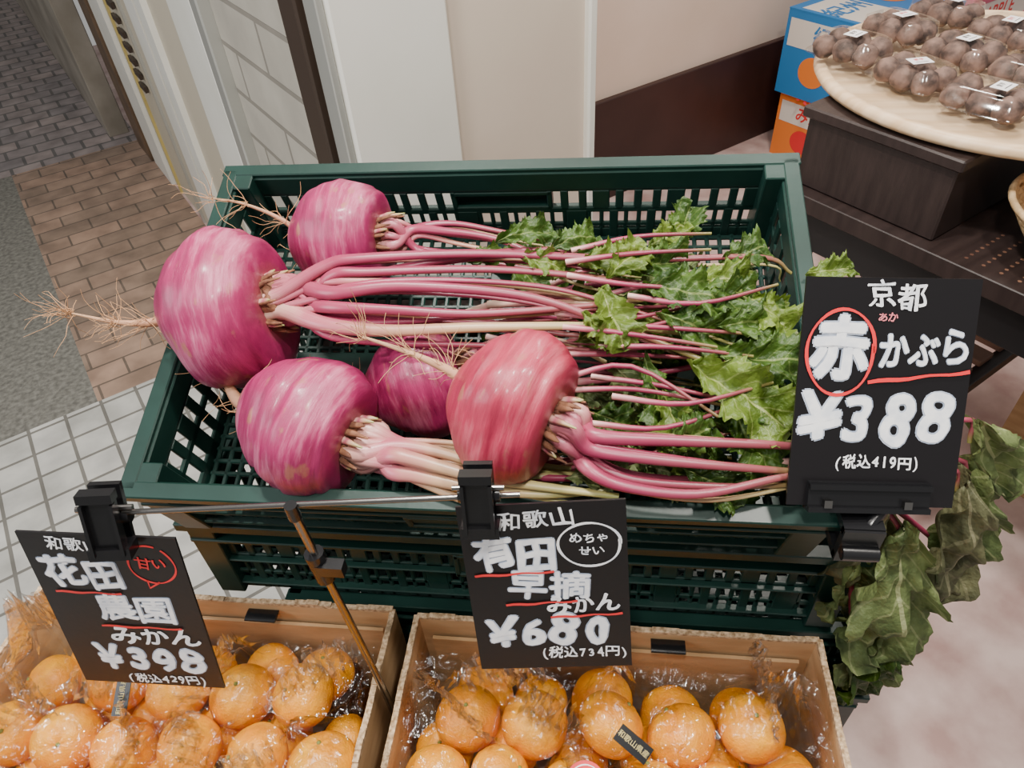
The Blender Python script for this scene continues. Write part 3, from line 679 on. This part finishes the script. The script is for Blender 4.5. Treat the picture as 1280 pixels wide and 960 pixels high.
b.box((0,0,0),(.036,.015,.0008),BPL,M);b.text('和歌山県産',0,0,.0068,GOLD,M,z=.0003)
film(b,-.632,-.223,.08,.352,pL,9,[(-.555,.325,.09,.035),(-.60,.25,.06,.03),(-.36,.325,.04,.02),(-.27,.25,.02,.02)]);b.done()

# ------------------------------------------------------------------ right display
def bbox(b,a0,a1,b0,b1,z0,z1,mat):b.box(((a0+a1)/2,(b0+b1)/2,(z0+z1)/2),(a1-a0,b1-b0,z1-z0),mat)
PERF=pmat('black_metal_shelf',(.012,.011,.012,1),rough=.4)
b=B('dark_display_table');bbox(b,1.17,1.80,-.35,.80,.745,.78,DBROWN);bbox(b,1.19,1.78,-.33,.78,.66,.745,PERF)
for a_ in(1.20,1.76):
    for b_ in(-.30,.76):bbox(b,a_-.025,a_+.025,b_-.025,b_+.025,0,.66,DBROWN)
for k in range(7):bbox(b,1.22+k*.08,1.27+k*.08,.42,.78,.40,.415,SLAT)
bbox(b,1.19,1.78,.40,.43,.37,.40,DBROWN);bbox(b,1.19,1.78,.74,.77,.37,.40,DBROWN)
for i in range(12):
    for j in range(8):
        x=1.20+j*.016;y=.44-i*.03
        b.tube([(x,y,.7798),(x,y,.7806)],.0035,SLAT,seg=6)
b.done(BF,bevel=.002)
b=B('dark_wooden_box');bbox(b,1.20,1.72,.505,.80,.781,.93,DBROWN);bbox(b,1.19,1.73,.495,.81,.915,.936,DBROWN);b.done(BF,bevel=.003)
TC=V((.785,1.48,.0))
b=B('round_wooden_tray')
prof=[(0,.9375),(.345,.9375),(.362,.943),(.368,.952),(.362,.962),(.350,.964),(.342,.957),(0,.957)]
b.grid([[(r*math.cos(a*6.2832/72),r*math.sin(a*6.2832/72),z) for a in range(72)] for r,z in prof],WOOD,None,True,True,Matrix.Translation(TC))
b.done()
PK=[(.478,1.515),(.560,1.395),(.640,1.275),(.595,1.62),(.678,1.500),(.758,1.382),(.715,1.72),(.795,1.60),(.875,1.49),(.90,1.35),(.80,1.25)]
def ring(hx,hy,z,n=32):
    o=[]
    for a in range(n):
        t=a*6.2832/n;c,s=math.cos(t),math.sin(t);e=.35
        o.append((hx*math.copysign(abs(c)**e,c),hy*math.copysign(abs(s)**e,s),z))
    return o
for i,(x,y) in enumerate(PK):
    rr=random.Random(i);lift=.0 if i%3 else .008
    M=Matrix.Translation((x,y,.958+lift))@Matrix.Rotation(math.radians(-52+rr.uniform(-9,9)),4,'Z')
    b=B('taro_pack')
    for k in range(2):
        for m in range(3):
            px=(m-1)*.043+rr.uniform(-.002,.002);py=(k-.5)*.043+rr.uniform(-.002,.002);r=rr.uniform(.0215,.0245)
            b.ball((px,py,.025+rr.uniform(0,.006)),r,TARO,nu=18,nv=12,M=M,fn=lambda d,th,ph,s=i+m+k*3:1+.14*noise.noise(d*1.8+V((s,0,0)))+.04*noise.noise(d*6+V((s,0,0))),sz=(1.05,1,.95))
    b.grid([ring(.054,.036,.001),ring(.064,.046,.018),ring(.074,.056,.021),ring(.074,.056,.023),ring(.066,.048,.024),ring(.062,.044,.048),ring(.050,.034,.054),ring(.001,.001,.054)],PET,None,True,True,M)
    Ml=M@Matrix.Translation((rr.uniform(.0,.02),rr.uniform(-.006,.006),.0555))@Matrix.Rotation(math.radians(rr.uniform(60,110)),4,'Z')
    b.box((0,0,0),(.038,.028,.0006),WHITE,Ml);b.text('里芋',0,.004,.010,RED if i%2 else BPL,Ml,z=.0003);b.stroke([(-.012,-.007),(.012,-.007)],.0014,BPL,Ml,z=.0006)
    b.done()
BLUE=pmat('carton_blue',srgb(40,124,190),rough=.6);CW=pmat('carton_white',srgb(226,222,214),rough=.6);CO=pmat('carton_orange',srgb(236,130,50),rough=.6);CP=pmat('carton_pink',srgb(226,120,150),rough=.6)
def fcarton(a0,a1,b0,b1,z0,z1,body,top,art,word,wm):
    b=B('fruit_carton');bbox(b,a0,a1,b0,b1,z0,z1,body);bbox(b,a0-.001,a1+.001,b0-.001,b1+.001,z1-.004,z1+.001,top)
    Ma=frame((0,-1,0),(0,0,1),(-1,0,0),(a0,(b0+b1)/2,(z0+z1)/2));Mb=frame((1,0,0),(0,0,1),(0,-1,0),((a0+a1)/2,b0,(z0+z1)/2))
    h=z1-z0
    for Mx,w in((Ma,b1-b0),(Mb,a1-a0)):
        for cx,cy,rr_ in((-.12*w,-.16*h,.20),(.22*w,-.22*h,.17)):
            b.add([(cx+rr_*h*math.cos(k*.2618),cy+rr_*.9*h*math.sin(k*.2618),.001) for k in range(24)],[tuple(range(24))],art,M=Mx)
        b.add([(-.05*w,-.02*h,.0015),(.10*w,.10*h,.0015),(.25*w,.0*h,.0015),(.08*w,-.06*h,.0015)],[(0,1,2,3)],LEAF,M=Mx)
        b.stroke([(-.46*w,.24*h),(.46*w,.24*h)],.32*h,CW,Mx,z=.0008)
        b.text(word,0,.24*h,.24*h,BLUE if body is BLUE else RED,Mx,w=.02,z=.001)
    Mt=frame((1,0,0),(0,1,0),(0,0,1),((a0+a1)/2,(b0+b1)/2,z1+.001));w2=(a1-a0)/2
    b.stroke([(-w2*.92,0),(-w2*.05,0)],(b1-b0)*.8,CW if top is not CW else BLUE,Mt,z=.0005);b.text(word,-w2*.5,.04,.11,BLUE if top is BLUE else RED,Mt,w=.02,z=.001)
    b.stroke([(-w2*.85,-.10),(-w2*.15,-.10)],.02,RED,Mt,z=.001)
    b.add([(.12+.07*math.cos(k*.2618),.02+.07*math.sin(k*.2618),.0012) for k in range(24)],[tuple(range(24))],CO,M=Mt)
    b.text('紀',.12,.02,.09,CW,Mt,w=.02,z=.0015)
    return b.done(BF)
fcarton(2.64,3.08,1.54,1.92,.0,.27,CO,CW,RED,'みかん',CW)
fcarton(2.62,3.12,1.52,1.94,.275,.60,BLUE,BLUE,CO,'紀州',CW)
fcarton(3.14,3.60,1.50,1.95,.0,.30,CO,CW,RED,'みかん',CW)
fcarton(3.14,3.60,1.50,1.95,.305,.60,CP,CP,CO,'APPLE',CW)
fcarton(3.16,3.66,1.47,1.95,.605,.80,CP,CP,RED,'APPLE',RED)
fcarton(3.70,4.15,1.40,1.95,.0,.62,CW,CP,RED,'APPLE',RED)
b=B('cardboard_carton');bbox(b,1.62,2.05,-.15,.36,0,.35,KRAFT);bbox(b,1.619,2.051,.095,.115,.0,.3505,KRAFTE)
Ma=frame((0,-1,0),(0,0,1),(-1,0,0),(1.62,.12,.17));b.stroke(ellipse(-.1,-.02,.07,.07),.006,DBROWN,Ma);b.text('紀ノ川',-.1,-.02,.035,DBROWN,Ma);b.text('農園',-.1,.1,.05,DBROWN,Ma);b.done(BF)
b=B('wicker_basket');c=V((.83,1.10,.786))
rows=[]
for i in range(9):
    t=i/8;r=.09+.07*t**.8;rows.append([(c.x+(r+.004*((a+i)%2))*math.cos(a*6.2832/64),c.y+(r+.004*((a+i)%2))*math.sin(a*6.2832/64),c.z+.09*t) for a in range(64)])
b.grid([[tuple(c+V((0,0,.004)))]*64]+rows,WICK,None,False,True)
for i in range(9):
    t=i/8;r=.092+.07*t**.8;b.tube([(c.x+r*math.cos(a*.2618),c.y+r*math.sin(a*.2618),c.z+.09*t) for a in range(25)],.003 if i<8 else .006,WICK,seg=6,sub=2)
b.done()

# ------------------------------------------------------------------ light
w=bpy.data.worlds.new('world');bpy.context.scene.world=w;w.use_nodes=True
bg=w.node_tree.nodes['Background'];bg.inputs[0].default_value=(1,.98,.95,1);bg.inputs[1].default_value=.36
def area(name,loc,tgt,size,e,col):
    l=bpy.data.lights.new(name,'AREA');l.shape='DISK';l.size=size;l.energy=e;l.color=col
    o=bpy.data.objects.new(name,l);bpy.context.collection.objects.link(o);o.location=loc
    o.rotation_euler=(V(tgt)-V(loc)).to_track_quat('-Z','Y').to_euler()
area('ceiling_lamp',(-.35,.75,2.7),(-.15,.5,1),.16,40,(1,.95,.88))
area('ceiling_lamp',(.5,.35,2.7),(.3,.6,1),.16,28,(1,.94,.86))
area('ceiling_lamp',(-.1,-.2,2.6),(-.1,.3,.9),.16,18,(1,.95,.88))
area('ceiling_lamp',(.6,2.0,2.6),(.5,2.2,0),.4,34,(1,.93,.84))
area('daylight_opening',(-2.6,-.6,2.6),(-.2,.6,.9),1.6,66,(.97,.98,1))
